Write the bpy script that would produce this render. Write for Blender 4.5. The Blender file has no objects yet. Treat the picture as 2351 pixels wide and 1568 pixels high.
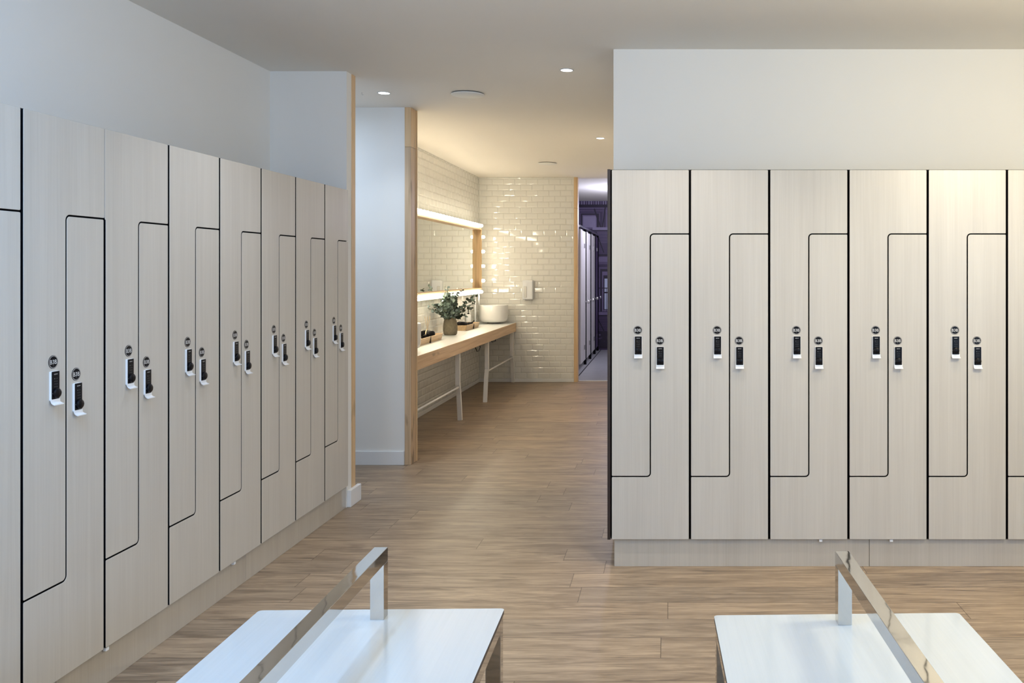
import bpy, bmesh, math, random
from mathutils import Vector, Matrix
PI = math.pi
R = math.radians
random.seed(7)
scene = bpy.context.scene
COL = scene.collection

# ------------------------------------------------------------------ camera
cam_d = bpy.data.cameras.new('camera')
cam = bpy.data.objects.new('camera', cam_d)
COL.objects.link(cam)
cam.location = (0, 0, 1.47)
cam.rotation_euler = (R(90), 0, 0)
cam_d.sensor_width = 36.0
cam_d.sensor_fit = 'HORIZONTAL'
cam_d.lens = 2000.0 / 2351.0 * 36.0
cam_d.shift_x = -359.5 / 2351.0
cam_d.shift_y = -162.0 / 2351.0
cam_d.clip_start = 0.05
scene.camera = cam

# ------------------------------------------------------------------ world, exposure, main lights
scene.view_settings.view_transform = 'Standard'
scene.view_settings.look = 'None'
scene.view_settings.gamma = 1.0
scene.view_settings.use_curve_mapping = False
scene.view_settings.exposure = 0.15

world = bpy.data.worlds.new('sky')
world.use_nodes = True
scene.world = world
bgn = world.node_tree.nodes['Background']
bgn.inputs['Color'].default_value = (0.55, 0.75, 1.0, 1)
bgn.inputs['Strength'].default_value = 1.0


def light(name, kind, loc, rot, power, color, **kw):
    d = bpy.data.lights.new(name, kind)
    d.energy = power
    d.color = color
    for k, v in kw.items():
        setattr(d, k, v)
    o = bpy.data.objects.new(name, d)
    o.location = loc
    o.rotation_euler = rot
    COL.objects.link(o)
    return o


# added cool area fill, set at an unseen window in the right-hand wall
light('window_fill', 'AREA', (3.12, -0.35, 1.65), (0, R(90), 0), 84, (0.28, 0.55, 1.0),
      shape='RECTANGLE', size=1.5, size_y=2.7)
# added warm point fill on the left behind the camera, no lamp modelled
light('point_fill', 'POINT', (-1.0, -1.2, 2.05), (0, 0, 0), 54, (1.0, 0.84, 0.58), shadow_soft_size=0.22)
light('point_fill', 'POINT', (1.95, 2.75, 2.40), (0, 0, 0), 60, (1.0, 0.88, 0.60), shadow_soft_size=0.18)  # second warm fill, added to brighten the right wall and ceiling
# added cool point fill, turns the near left wall and lockers bluer
light('point_fill', 'POINT', (-1.55, 1.5, 2.25), (0, 0, 0), 46, (0.24, 0.53, 1.0), shadow_soft_size=0.18)
# faint warm fill added over the washroom passage, no fitting there
light('washroom_fill', 'AREA', (-1.2, 8.2, 2.66), (0, 0, 0), 3, (1.0, 0.90, 0.70),
      shape='DISK', size=0.5)
# cool lamp in the cubicle room
light('cubicle_room_light', 'POINT', (-0.62, 13.6, 2.35), (0, 0, 0), 44, (0.74, 0.76, 1.0), shadow_soft_size=0.12)
# unseen cool fill added in the side corridor for the wall beyond
light('corridor_fill', 'AREA', (-2.75, 5.85, 2.66), (0, 0, 0), 10, (0.55, 0.73, 1.0), shape='DISK', size=0.3)

CEIL = 2.71

# ------------------------------------------------------------------ materials
def node_mat(name):
    m = bpy.data.materials.new(name)
    m.use_nodes = True
    nt = m.node_tree
    b = nt.nodes['Principled BSDF']
    return m, nt, b


def N(nt, t, **kw):
    n = nt.nodes.new(t)
    for k, v in kw.items():
        setattr(n, k, v)
    return n


def setin(nt, n, key, v):
    if hasattr(v, 'is_output') or isinstance(v, bpy.types.NodeSocket):
        nt.links.new(v, n.inputs[key])
    else:
        n.inputs[key].default_value = v


def M(nt, op, a, b=None, c=None):
    n = N(nt, 'ShaderNodeMath', operation=op)
    setin(nt, n, 0, a)
    if b is not None:
        setin(nt, n, 1, b)
    if c is not None:
        setin(nt, n, 2, c)
    return n.outputs[0]


def mixc(nt, f, a, b):
    n = N(nt, 'ShaderNodeMix', data_type='RGBA')
    setin(nt, n, 0, f)
    setin(nt, n, 6, a)
    setin(nt, n, 7, b)
    return n.outputs[2]


def noise(nt, vec, scale, detail=3, rough=0.5, dist=0.0):
    n = N(nt, 'ShaderNodeTexNoise')
    nt.links.new(vec, n.inputs['Vector'])
    n.inputs['Scale'].default_value = scale
    n.inputs['Detail'].default_value = detail
    n.inputs['Roughness'].default_value = rough
    n.inputs['Distortion'].default_value = dist
    return n.outputs['Fac']


def objvec(nt, scale=(1, 1, 1), rand=True):
    tc = N(nt, 'ShaderNodeTexCoord')
    out = tc.outputs['Object']
    if rand:
        oi = N(nt, 'ShaderNodeObjectInfo')
        cb = N(nt, 'ShaderNodeCombineXYZ')
        r = M(nt, 'MULTIPLY', oi.outputs['Random'], 37.0)
        nt.links.new(r, cb.inputs[0]); nt.links.new(r, cb.inputs[1])
        va = N(nt, 'ShaderNodeVectorMath', operation='ADD')
        nt.links.new(out, va.inputs[0]); nt.links.new(cb.outputs[0], va.inputs[1])
        out = va.outputs[0]
    vm = N(nt, 'ShaderNodeVectorMath', operation='MULTIPLY')
    nt.links.new(out, vm.inputs[0])
    vm.inputs[1].default_value = scale
    return vm.outputs[0]


def ramp(nt, f, lo, hi):
    n = N(nt, 'ShaderNodeMapRange')
    setin(nt, n, 'Value', f)
    n.inputs['From Min'].default_value = lo
    n.inputs['From Max'].default_value = hi
    return n.outputs[0]


def bump(nt, b, h, strength=0.2, dist=0.002):
    n = N(nt, 'ShaderNodeBump')
    n.inputs['Strength'].default_value = strength
    n.inputs['Distance'].default_value = dist
    nt.links.new(h, n.inputs['Height'])
    nt.links.new(n.outputs[0], b.inputs['Normal'])


def c4(c):
    return (c[0], c[1], c[2], 1)


def plain(name, col, rough=0.5, metal=0.0, coat=0.0, var=0.03, vs=6.0, spec=None, emit=None, es=0):
    """plain surface with a faint procedural mottling of colour"""
    m, nt, b = node_mat(name)
    v = objvec(nt)
    f = noise(nt, v, vs, 3)
    a = tuple(min(1, x * (1 + var)) for x in col)
    d = tuple(x * (1 - var) for x in col)
    nt.links.new(mixc(nt, f, c4(d), c4(a)), b.inputs['Base Color'])
    b.inputs['Roughness'].default_value = rough
    b.inputs['Metallic'].default_value = metal
    b.inputs['Coat Weight'].default_value = coat
    if spec is not None:
        b.inputs['Specular IOR Level'].default_value = spec
    if emit:
        b.inputs['Emission Color'].default_value = c4(emit)
        b.inputs['Emission Strength'].default_value = es
    return m


def paint(name, col):
    m, nt, b = node_mat(name)
    v = objvec(nt, rand=False)
    f = noise(nt, v, 1.3, 4)
    nt.links.new(mixc(nt, f, c4(tuple(x * 0.98 for x in col)), c4(tuple(min(1, x * 1.02) for x in col))), b.inputs['Base Color'])
    b.inputs['Roughness'].default_value = 0.85
    b.inputs['Specular IOR Level'].default_value = 0.25
    bump(nt, b, noise(nt, v, 260, 2), 0.08, 0.0006)
    return m


def laminate(name, lo, hi, rough, coat=0.0, along=2):
    """pale wood print with fine straight grain along one axis"""
    m, nt, b = node_mat(name)
    s = [26, 26, 26]; s[along] = 0.9
    s2 = [150, 150, 150]; s2[along] = 2.2
    s3 = [7, 7, 7]; s3[along] = 0.35
    f1 = noise(nt, objvec(nt, s), 1.0, 4, 0.6, 0.4)
    f2 = noise(nt, objvec(nt, s2), 1.0, 3, 0.6)
    f3 = noise(nt, objvec(nt, s3), 1.0, 2, 0.5, 0.6)
    f = M(nt, 'ADD', M(nt, 'MULTIPLY', f1, 0.35), M(nt, 'ADD', M(nt, 'MULTIPLY', f2, 0.35), M(nt, 'MULTIPLY', f3, 0.3)))
    f = ramp(nt, f, 0.34, 0.66)
    nt.links.new(mixc(nt, f, c4(lo), c4(hi)), b.inputs['Base Color'])
    b.inputs['Roughness'].default_value = rough
    b.inputs['Coat Weight'].default_value = coat
    b.inputs['Coat Roughness'].default_value = 0.12
    bump(nt, b, f2, 0.05, 0.0004)
    return m


def pine(name, lo, hi, along=2, rough=0.45):
    m, nt, b = node_mat(name)
    s = [34, 34, 34]; s[along] = 0.8
    s2 = [110, 110, 110]; s2[along] = 2.5
    s3 = [9, 9, 9]; s3[along] = 2.2
    f1 = noise(nt, objvec(nt, s), 1.0, 4, 0.6, 0.8)
    f2 = noise(nt, objvec(nt, s2), 1.0, 2)
    k = noise(nt, objvec(nt, s3), 1.0, 2)
    k = ramp(nt, k, 0.66, 0.72)
    f = ramp(nt, M(nt, 'ADD', M(nt, 'MULTIPLY', f1, 0.7), M(nt, 'MULTIPLY', f2, 0.3)), 0.35, 0.68)
    c = mixc(nt, f, c4(lo), c4(hi))
    c = mixc(nt, M(nt, 'MULTIPLY', k, 0.7), c, c4(tuple(x * 0.35 for x in lo)))
    nt.links.new(c, b.inputs['Base Color'])
    b.inputs['Roughness'].default_value = rough
    return m


def wood_floor():
    m, nt, b = node_mat('oak_floor')
    tc = N(nt, 'ShaderNodeTexCoord')
    sp = N(nt, 'ShaderNodeSeparateXYZ')
    nt.links.new(tc.outputs['Object'], sp.inputs[0])
    x, y = sp.outputs[0], sp.outputs[1]
    PW, PL = 0.185, 1.28
    yr = M(nt, 'DIVIDE', M(nt, 'ADD', y, 0.022), PW)
    row = M(nt, 'FLOOR', yr)
    fy = M(nt, 'FRACT', yr)
    wn = N(nt, 'ShaderNodeTexWhiteNoise', noise_dimensions='1D')
    nt.links.new(row, wn.inputs['W'])
    xr = M(nt, 'ADD', M(nt, 'DIVIDE', x, PL), wn.outputs['Value'])
    idx = M(nt, 'FLOOR', xr)
    fx = M(nt, 'FRACT', xr)
    cb = N(nt, 'ShaderNodeCombineXYZ')
    nt.links.new(row, cb.inputs[0]); nt.links.new(idx, cb.inputs[1])
    wn2 = N(nt, 'ShaderNodeTexWhiteNoise', noise_dimensions='3D')
    nt.links.new(cb.outputs[0], wn2.inputs['Vector'])
    rnd = wn2.outputs['Value']
    # joints
    dy = M(nt, 'MULTIPLY', M(nt, 'MINIMUM', fy, M(nt, 'SUBTRACT', 1.0, fy)), PW)
    dx = M(nt, 'MULTIPLY', M(nt, 'MINIMUM', fx, M(nt, 'SUBTRACT', 1.0, fx)), PL)
    gap = M(nt, 'SUBTRACT', 1.0, ramp(nt, M(nt, 'MINIMUM', dx, dy), 0.0006, 0.0024))
    # grain
    def vec(sx, sy, k):
        c = N(nt, 'ShaderNodeCombineXYZ')
        nt.links.new(M(nt, 'ADD', M(nt, 'MULTIPLY', x, sx), M(nt, 'MULTIPLY', rnd, 57.0)), c.inputs[0])
        nt.links.new(M(nt, 'ADD', M(nt, 'MULTIPLY', y, sy), M(nt, 'MULTIPLY', rnd, 31.0)), c.inputs[1])
        c.inputs[2].default_value = k
        return c.outputs[0]
    g1 = noise(nt, vec(1.2, 13, 0.0), 1.0, 6, 0.62, 2.2)
    g2 = noise(nt, vec(6, 150, 3.0), 1.0, 4, 0.7, 0.6)
    g4 = noise(nt, vec(9, 34, 9.0), 1.0, 2, 0.5, 0.5)
    g3 = noise(nt, vec(2.8, 24, 6.0), 1.0, 3, 0.5, 0.8)
    streak = M(nt, 'MAXIMUM', ramp(nt, g3, 0.62, 0.76), ramp(nt, g4, 0.73, 0.80))
    f = M(nt, 'ADD', M(nt, 'MULTIPLY', g1, 0.55), M(nt, 'MULTIPLY', g2, 0.45))
    f = ramp(nt, f, 0.39, 0.62)
    c = mixc(nt, f, (0.205, 0.146, 0.098, 1), (0.465, 0.350, 0.24, 1))
    tone = mixc(nt, rnd, (0.86, 0.87, 0.89, 1), (1.10, 1.08, 1.05, 1))
    mm = N(nt, 'ShaderNodeMix', data_type='RGBA', blend_type='MULTIPLY')
    mm.inputs[0].default_value = 1.0
    nt.links.new(c, mm.inputs[6]); nt.links.new(tone, mm.inputs[7])
    g5 = ramp(nt, noise(nt, vec(1.7, 8, 12.0), 1.0, 3, 0.6, 1.5), 0.52, 0.74)
    c = mixc(nt, M(nt, 'MULTIPLY', g5, 0.60), mm.outputs[2], (0.155, 0.105, 0.068, 1))
    c = mixc(nt, M(nt, 'MULTIPLY', streak, 0.75), c, (0.08, 0.05, 0.032, 1))
    c = mixc(nt, M(nt, 'MULTIPLY', gap, 0.75), c, (0.05, 0.03, 0.02, 1))
    nt.links.new(c, b.inputs['Base Color'])
    b.inputs['Specular IOR Level'].default_value = 0.45
    rr = M(nt, 'ADD', 0.33, M(nt, 'MULTIPLY', g2, 0.16))
    nt.links.new(rr, b.inputs['Roughness'])
    h = M(nt, 'SUBTRACT', M(nt, 'MULTIPLY', g2, 0.25), gap)
    bump(nt, b, h, 0.22, 0.001)
    return m


def chrome_mat():
    m, nt, b = node_mat('polished_chrome')
    b.inputs['Metallic'].default_value = 1.0
    b.inputs['Base Color'].default_value = (0.62, 0.61, 0.59, 1)
    f = noise(nt, objvec(nt, (1, 1, 1)), 60, 3)
    nt.links.new(M(nt, 'ADD', 0.03, M(nt, 'MULTIPLY', f, 0.05)), b.inputs['Roughness'])
    bump(nt, b, noise(nt, objvec(nt, (17, 9, 9)), 1.0, 1.5, 0.5), 0.22, 0.003)
    return m


WALL = paint('wall_paint', (0.82, 0.80, 0.76))
CEILM = paint('ceiling_paint', (0.90, 0.86, 0.79))
FLOOR = wood_floor()
LAM = laminate('pale_laminate', (0.50, 0.468, 0.42), (0.585, 0.553, 0.50), 0.34)
PLINTH = laminate('plinth_laminate', (0.44, 0.40, 0.345), (0.52, 0.48, 0.42), 0.16, 0.5)
BENCHM = laminate('bench_laminate', (0.60, 0.645, 0.665), (0.66, 0.70, 0.715), 0.10, 0.8, along=1)
BLACK = plain('black_carcass', (0.004, 0.004, 0.005), 0.7, var=0.1, spec=0.08)
BLACKG = plain('black_plastic', (0.005, 0.005, 0.007), 0.30, var=0.1, spec=0.16)
DARKEDGE = plain('dark_core_edge', (0.05, 0.04, 0.035), 0.5)
WHITEP = plain('white_plastic', (0.82, 0.83, 0.85), 0.35)
GREYP = plain('grey_print', (0.28, 0.27, 0.26), 0.5)
WHITEINK = plain('white_print', (0.80, 0.80, 0.80), 0.5)
DIMINK = plain('dim_print', (0.25, 0.26, 0.28), 0.5)
CHROME = chrome_mat()
SKIRT = plain('skirting_gloss_white', (0.80, 0.80, 0.80), 0.3, var=0.01)
PINEV = pine('pine_upright', (0.60, 0.39, 0.20), (0.80, 0.58, 0.34), along=2)
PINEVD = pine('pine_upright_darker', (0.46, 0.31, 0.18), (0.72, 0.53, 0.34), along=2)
PINEY = pine('pine_rail', (0.60, 0.39, 0.21), (0.82, 0.61, 0.39), along=1)
TRAYW = pine('tray_wood', (0.50, 0.34, 0.18), (0.74, 0.56, 0.36), along=1)
TILE = plain('white_glazed_tile', (0.80, 0.79, 0.74), 0.07, var=0.015, coat=0.3)
GROUT = plain('grout', (0.60, 0.585, 0.54), 0.8)
CERAMIC = plain('white_ceramic', (0.83, 0.82, 0.80), 0.25, var=0.01)
VTOP = plain('vanity_white_top', (0.80, 0.81, 0.80), 0.35, var=0.02)
LEGW = plain('white_painted_steel', (0.80, 0.78, 0.75), 0.4, var=0.01)
MIRROR = plain('mirror_glass', (0.86, 0.88, 0.85), 0.0, metal=1.0, var=0.0)
BULB = plain('bulb_glow', (1, 0.9, 0.75), 0.3, emit=(1.0, 0.90, 0.69), es=31)
BRASS = plain('bulb_socket', (0.75, 0.66, 0.5), 0.35, metal=0.6)
DLGLOW = plain('downlight_glow', (1, 1, 1), 0.3, emit=(0.86, 0.93, 1.0), es=9)
CONCRETE = plain('vase_stone', (0.20, 0.17, 0.115), 0.85, var=0.35, vs=45)
LEAFA = plain('eucalyptus_leaf', (0.155, 0.215, 0.175), 0.55, var=0.35, vs=25)
LEAFB = plain('eucalyptus_leaf_dark', (0.06, 0.075, 0.05), 0.5, var=0.35, vs=25)
LEAFC = plain('eucalyptus_leaf_pale', (0.26, 0.33, 0.32), 0.55, var=0.2, vs=25)
STEM = plain('stem_green', (0.12, 0.12, 0.07), 0.6)
GOLD = plain('gold_ring', (0.85, 0.6, 0.3), 0.25, metal=1.0)
GLASSM = plain('window_sky_glass', (0.6, 0.75, 0.9), 0.2)
CUBF = plain('cubicle_floor_tile', (0.42, 0.42, 0.44), 0.25, var=0.08)
CUBP = plain('cubicle_panel', (0.60, 0.57, 0.56), 0.4)
KNOBM = plain('steel_knob', (0.7, 0.7, 0.7), 0.18, metal=1.0)
SPK = plain('speaker_grille', (0.90, 0.89, 0.84), 0.7)

# ------------------------------------------------------------------ mesh helpers
class MB:
    def __init__(s):
        s.bm = bmesh.new()
        s.mats = []

    def mi(s, m):
        if m not in s.mats:
            s.mats.append(m)
        return s.mats.index(m)

    def faces(s, vs, fs, m, smooth=False):
        i = s.mi(m)
        bv = [s.bm.verts.new(v) for v in vs]
        for f in fs:
            try:
                fc = s.bm.faces.new([bv[k] for k in f])
            except ValueError:
                continue
            fc.material_index = i
            fc.smooth = smooth
        return bv

    def box(s, a, b, m, bev=0.0):
        x0, y0, z0 = [min(p, q) for p, q in zip(a, b)]
        x1, y1, z1 = [max(p, q) for p, q in zip(a, b)]
        vs = [(x0, y0, z0), (x1, y0, z0), (x1, y1, z0), (x0, y1, z0), (x0, y0, z1), (x1, y0, z1), (x1, y1, z1), (x0, y1, z1)]
        fs = [(3, 2, 1, 0), (4, 5, 6, 7), (0, 1, 5, 4), (1, 2, 6, 5), (2, 3, 7, 6), (3, 0, 4, 7)]
        n0 = len(s.bm.edges)
        bv = s.faces(vs, fs, m)
        if bev > 0:
            es = list({e for v in bv for e in v.link_edges})
            r = bmesh.ops.bevel(s.bm, geom=es, offset=bev, segments=2, affect='EDGES', profile=0.5)
            for f in r['faces']:
                f.material_index = s.mi(m)
        return s

    def prism(s, poly, y0, y1, m, back=True, bev=0.0, side=None):
        """polygon of (x, z), counter-clockwise seen from -y, extruded from y0 (front) to y1"""
        i = s.mi(m)
        n = len(poly)
        if bev > 0:
            cx = poly
            ins = offset_poly(poly, bev)
            fr = [s.bm.verts.new((p[0], y0, p[1])) for p in ins]
            md = [s.bm.verts.new((p[0], y0 + bev, p[1])) for p in poly]
        else:
            fr = [s.bm.verts.new((p[0], y0, p[1])) for p in poly]
            md = fr
        bk = [s.bm.verts.new((p[0], y1, p[1])) for p in poly]
        fl = [s.bm.faces.new(fr)]
        sd = []
        if bev > 0:
            for k in range(n):
                fl.append(s.bm.faces.new([md[k], md[(k + 1) % n], fr[(k + 1) % n], fr[k]]))
        for k in range(n):
            sd.append(s.bm.faces.new([bk[k], bk[(k + 1) % n], md[(k + 1) % n], md[k]]))
        if back:
            sd.append(s.bm.faces.new(bk[::-1]))
        if side:
            for f in sd:
                f.material_index = s.mi(side)
        else:
            fl += sd
        for f in fl:
            f.material_index = i
        return s

    def lathe(s, prof, m, origin=(0, 0, 0), seg=32, mat=None, smooth=True):
        """profile of (r, h) about local z; mat rotates the axis"""
        T = Matrix.Translation(origin) @ (mat.to_4x4() if mat else Matrix.Identity(4))
        i = s.mi(m)
        rings = []
        for r, h in prof:
            if r < 1e-6:
                rings.append([s.bm.verts.new(T @ Vector((0, 0, h)))])
            else:
                rings.append([s.bm.verts.new(T @ Vector((r * math.cos(2 * PI * k / seg), r * math.sin(2 * PI * k / seg), h))) for k in range(seg)])
        for a, b in zip(rings, rings[1:]):
            for k in range(seg):
                k2 = (k + 1) % seg
                if len(a) == 1 and len(b) == 1:
                    continue
                if len(a) == 1:
                    f = [a[0], b[k2], b[k]]
                elif len(b) == 1:
                    f = [a[k], a[k2], b[0]]
                else:
                    f = [a[k], a[k2], b[k2], b[k]]
                fc = s.bm.faces.new(f)
                fc.material_index = i
                fc.smooth = smooth
        return s

    def tube(s, pts, r, m, seg=10, smooth=True):
        i = s.mi(m)
        pts = [Vector(p) for p in pts]
        rings = []
        up = Vector((0, 0, 1))
        for k, p in enumerate(pts):
            t = (pts[min(k + 1, len(pts) - 1)] - pts[max(k - 1, 0)]).normalized()
            a = t.cross(up)
            if a.length < 0.05:
                a = t.cross(Vector((1, 0, 0)))
            a.normalize()
            b = t.cross(a).normalized()
            rr = r[k] if isinstance(r, (list, tuple)) else r
            rings.append([s.bm.verts.new(p + a * rr * math.cos(2 * PI * j / seg) + b * rr * math.sin(2 * PI * j / seg)) for j in range(seg)])
        for a, b in zip(rings, rings[1:]):
            for j in range(seg):
                fc = s.bm.faces.new([a[j], b[j], b[(j + 1) % seg], a[(j + 1) % seg]])
                fc.material_index = i
                fc.smooth = smooth
        for rg in (rings[0][::-1], rings[-1]):
            fc = s.bm.faces.new(rg[::-1])
            fc.material_index = i
        return s

    def text(s, txt, cx, cz, w, h, y, m):
        """flat lettering facing -y, fitted in w x h around (cx, cz)"""
        cu = bpy.data.curves.new('t', 'FONT')
        cu.body = txt
        ob = bpy.data.objects.new('t', cu)
        COL.objects.link(ob)
        bpy.context.view_layer.update()
        me = bpy.data.meshes.new_from_object(ob.evaluated_get(bpy.context.evaluated_depsgraph_get()))
        xs = [v.co.x for v in me.vertices]; ys = [v.co.y for v in me.vertices]
        x0, x1, y0, y1 = min(xs), max(xs), min(ys), max(ys)
        vs = [(cx + ((v.co.x - x0) / (x1 - x0) - 0.5) * w, y, cz + ((v.co.y - y0) / (y1 - y0) - 0.5) * h) for v in me.vertices]
        s.faces(vs, [tuple(p.vertices) for p in me.polygons], m)
        bpy.data.objects.remove(ob)
        bpy.data.curves.remove(cu)
        bpy.data.meshes.remove(me)
        return s

    def link(s, name, parent=None, loc=None, normals=True, rot=None):
        if normals:
            bmesh.ops.recalc_face_normals(s.bm, faces=s.bm.faces)
        me = bpy.data.meshes.new(name)
        s.bm.to_mesh(me)
        s.bm.free()
        for m in s.mats:
            me.materials.append(m)
        o = bpy.data.objects.new(name, me)
        COL.objects.link(o)
        if parent:
            o.parent = parent
        if loc:
            o.location = loc
        if rot:
            o.rotation_euler = rot
        return o


def offset_poly(poly, d):
    n = len(poly)
    out = []
    for k in range(n):
        p0, p1, p2 = Vector(poly[k - 1]), Vector(poly[k]), Vector(poly[(k + 1) % n])
        e1 = (p1 - p0).normalized(); e2 = (p2 - p1).normalized()
        n1 = Vector((-e1.y, e1.x)); n2 = Vector((-e2.y, e2.x))
        b = (n1 + n2)
        b = b / max(0.3, b.dot(b) / 2)
        out.append((p1.x + b.x * d, p1.y + b.y * d))
    return out


def fillet(pts, seg=5):
    """pts: (x, z, r) -> polygon with rounded corners"""
    out = []
    n = len(pts)
    for k in range(n):
        p = Vector(pts[k][:2]); r = pts[k][2]
        a = (Vector(pts[k - 1][:2]) - p).normalized(); b = (Vector(pts[(k + 1) % n][:2]) - p).normalized()
        c = p + (a + b) * r
        s0 = p + a * r - c; s1 = p + b * r - c
        for j in range(seg + 1):
            t = j / seg * PI / 2
            q = c + s0 * math.cos(t) + s1 * math.sin(t)
            out.append((q.x, q.y))
    return out


def empty(name, loc, label=None, cat=None, group=None, rz=0.0):
    o = bpy.data.objects.new(name, None)
    o.empty_display_size = 0.1
    o.location = loc
    o.rotation_euler = (0, 0, rz)
    COL.objects.link(o)
    if label:
        tag(o, label, cat, group)
    return o


def tag(o, label, cat, group=None):
    o['label'] = label
    o['category'] = cat
    if group:
        o['group'] = group
    return o


def struct(o):
    o['kind'] = 'structure'
    return o


def sbox(name, a, b, m, bev=0.0):
    return struct(MB().box(a, b, m, bev).link(name))


def copy_tree(o, parent=None):
    c = o.copy()
    COL.objects.link(c)
    if parent:
        c.parent = parent
    for ch in list(o.children):
        copy_tree(ch, c)
    return c


# ------------------------------------------------------------------ the room shell
sbox('floor', (-4.0, -2.6, -0.10), (3.3, 11.62, 0.0), FLOOR)
sbox('floor', (-4.0, 11.66, -0.10), (0.2, 16.3, 0.004), CUBF)
sbox('trim_1', (-1.20, 11.62, -0.02), (-0.31, 11.66, 0.006), SKIRT)
sbox('ceiling', (-4.0, -2.6, CEIL), (3.3, 11.68, CEIL + 0.15), CEILM)
sbox('ceiling', (-4.0, 11.68, 2.77), (0.2, 16.3, 2.87), CEILM)
# left wall (behind the lockers) and its end nib
sbox('wall_left', (-2.62, -2.6, 0), (-2.475, 5.41, CEIL), WALL)
sbox('wall_left', (-4.0, 5.41, 0), (-2.0, 5.552, CEIL), WALL)
sbox('trim_2', (-2.0, 5.49, 0.0), (-1.996, 5.552, CEIL), PINEV, 0.001)
struct(MB().box((-2.0, 5.415, 0), (-1.975, 5.60, 0.105), SKIRT, 0.003).link('baseboard_left'))
# side corridor and the bluish wall beyond it
sbox('wall_corridor', (-4.0, 6.605, 0), (-2.0, 6.735, CEIL), WALL)
sbox('wall_corridor_end', (-4.1, 5.40, 0), (-4.0, 6.74, CEIL), WALL)
struct(MB().box((-3.99, 6.59, 0), (-2.002, 6.605, 0.105), SKIRT, 0.003).link('baseboard_corridor'))
mb = MB()
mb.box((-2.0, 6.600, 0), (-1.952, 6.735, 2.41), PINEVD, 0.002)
mb.box((-2.0, 6.600, 2.411), (-1.952, 6.735, CEIL), PINEV, 0.002)
mb.box((-1.985, 6.735, 0), (-1.945, 6.75, CEIL), PINEV, 0.002)
struct(mb.link('trim_3'))
# right wall over the lockers and the passage wall
sbox('wall_right', (-0.308, 4.872, 0), (3.3, 5.0, CEIL), WALL)
sbox('wall_passage', (-0.308, 5.0, 0), (-0.15, 11.65, CEIL), WALL)
W0, W1, H0, H1 = -1.75, 1.05, 0.85, 2.45
sbox('wall_back', (-2.475, -2.6, 0), (3.2, -2.5, CEIL), WALL)
sbox('wall_side', (3.2, -2.6, 0), (3.3, W0, CEIL), WALL)
sbox('wall_side', (3.2, W1, 0), (3.3, 4.872, CEIL), WALL)
sbox('wall_side', (3.2, W0, 0), (3.3, W1, H0), WALL)
sbox('wall_side', (3.2, W0, H1), (3.3, W1, CEIL), WALL)
mb = MB()
for a, b in (((W0, H0), (W1, H0 + .05)), ((W0, H1 - .05), (W1, H1)), ((W0, H0 + .05), (W0 + .05, H1 - .05)),
             ((W1 - .05, H0 + .05), (W1, H1 - .05)), ((-.375, H0 + .05), (-.325, H1 - .05))):
    mb.box((3.22, a[0], a[1]), (3.28, b[0], b[1]), SKIRT)
struct(mb.link('added_window_1'))  # unseen window, added as the place the cool fill comes from


# ---- tiled walls: bevelled metro tiles as real relief
def tiled(name, u0, u1, z0, z1, place, flip=False, phase=0.0):
    """place(u, d, z) -> xyz; d is the distance out of the wall"""
    TW, TH, G, BV, D = 0.1506, 0.0756, 0.0022, 0.011, 0.0042
    mb = MB()
    mb.faces([place(u0, 0, z0), place(u1, 0, z0), place(u1, 0, z1), place(u0, 0, z1)], [(0, 1, 2, 3)], GROUT)
    rnd = random.Random(3)
    row = 0
    z = z0
    while z < z1 - 0.01:
        ze = min(z + TH - G, z1)
        u = u0 - TW + phase + (0.5 * TW if row % 2 else 0)
        while u < u1:
            a, b = max(u, u0), min(u + TW - G, u1)
            if b - a > 0.012:
                bx = min(BV, (b - a) * 0.4); bz = min(BV, (ze - z) * 0.4)
                j = [rnd.uniform(-0.00035, 0.00035) for _ in range(3)]
                c = [(a, z), (b, z), (b, ze), (a, ze)]
                i = [(a + bx, z + bz), (b - bx, z + bz), (b - bx, ze - bz), (a + bx, ze - bz)]
                t = [D + j[0] + j[1] * s1 + j[2] * s2 for s1, s2 in ((-1, -1), (1, -1), (1, 1), (-1, 1))]
                vs = [place(p[0], 0.0001, p[1]) for p in c] + [place(p[0], 0.0016, p[1]) for p in c] + [place(p[0], tt, p[1]) for p, tt in zip(i, t)]
                fs = [(8, 9, 10, 11)] + [(k, (k + 1) % 4, 4 + (k + 1) % 4, 4 + k) for k in range(4)] + [(4 + k, 4 + (k + 1) % 4, 8 + (k + 1) % 4, 8 + k) for k in range(4)]
                if flip:
                    fs = [f[::-1] for f in fs]
                mb.faces(vs, fs, TILE)
            u += TW
        z += TH
        row += 1
    return struct(mb.link(name, normals=False))


YB = 11.55
XM = -2.52
sbox('wall_washroom', (-2.66, 6.735, 0), (XM, 11.65, CEIL), WALL)
sbox('wall_washroom_end', (XM, YB, 0), (-1.253, 11.65, CEIL), WALL)
tiled('wall_tiles_end', XM + 0.005, -1.254, 0.045, CEIL - 0.001, lambda u, d, z: (u, YB - 0.004 - d, z), phase=0.03)
tiled('wall_tiles_side', 6.75, YB - 0.004, 0.045, CEIL - 0.001, lambda u, d, z: (XM + 0.004 + d, u, z), phase=0.02)
mb = MB()
mb.box((XM + 0.004, 6.75, 0), (XM + 0.016, YB - 0.016, 0.043), SKIRT, 0.002)
mb.box((XM + 0.004, YB - 0.016, 0), (-1.255, YB - 0.004, 0.043), SKIRT, 0.002)
struct(mb.link('baseboard_washroom'))
mb = MB()
mb.box((-1.253, YB - 0.02, 0), (-1.203, 11.66, 2.30), PINEV, 0.002)
mb.box((-1.253, YB - 0.02, 2.301), (-1.203, 11.66, CEIL), PINEV, 0.002)
struct(mb.link('trim_4'))
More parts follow.
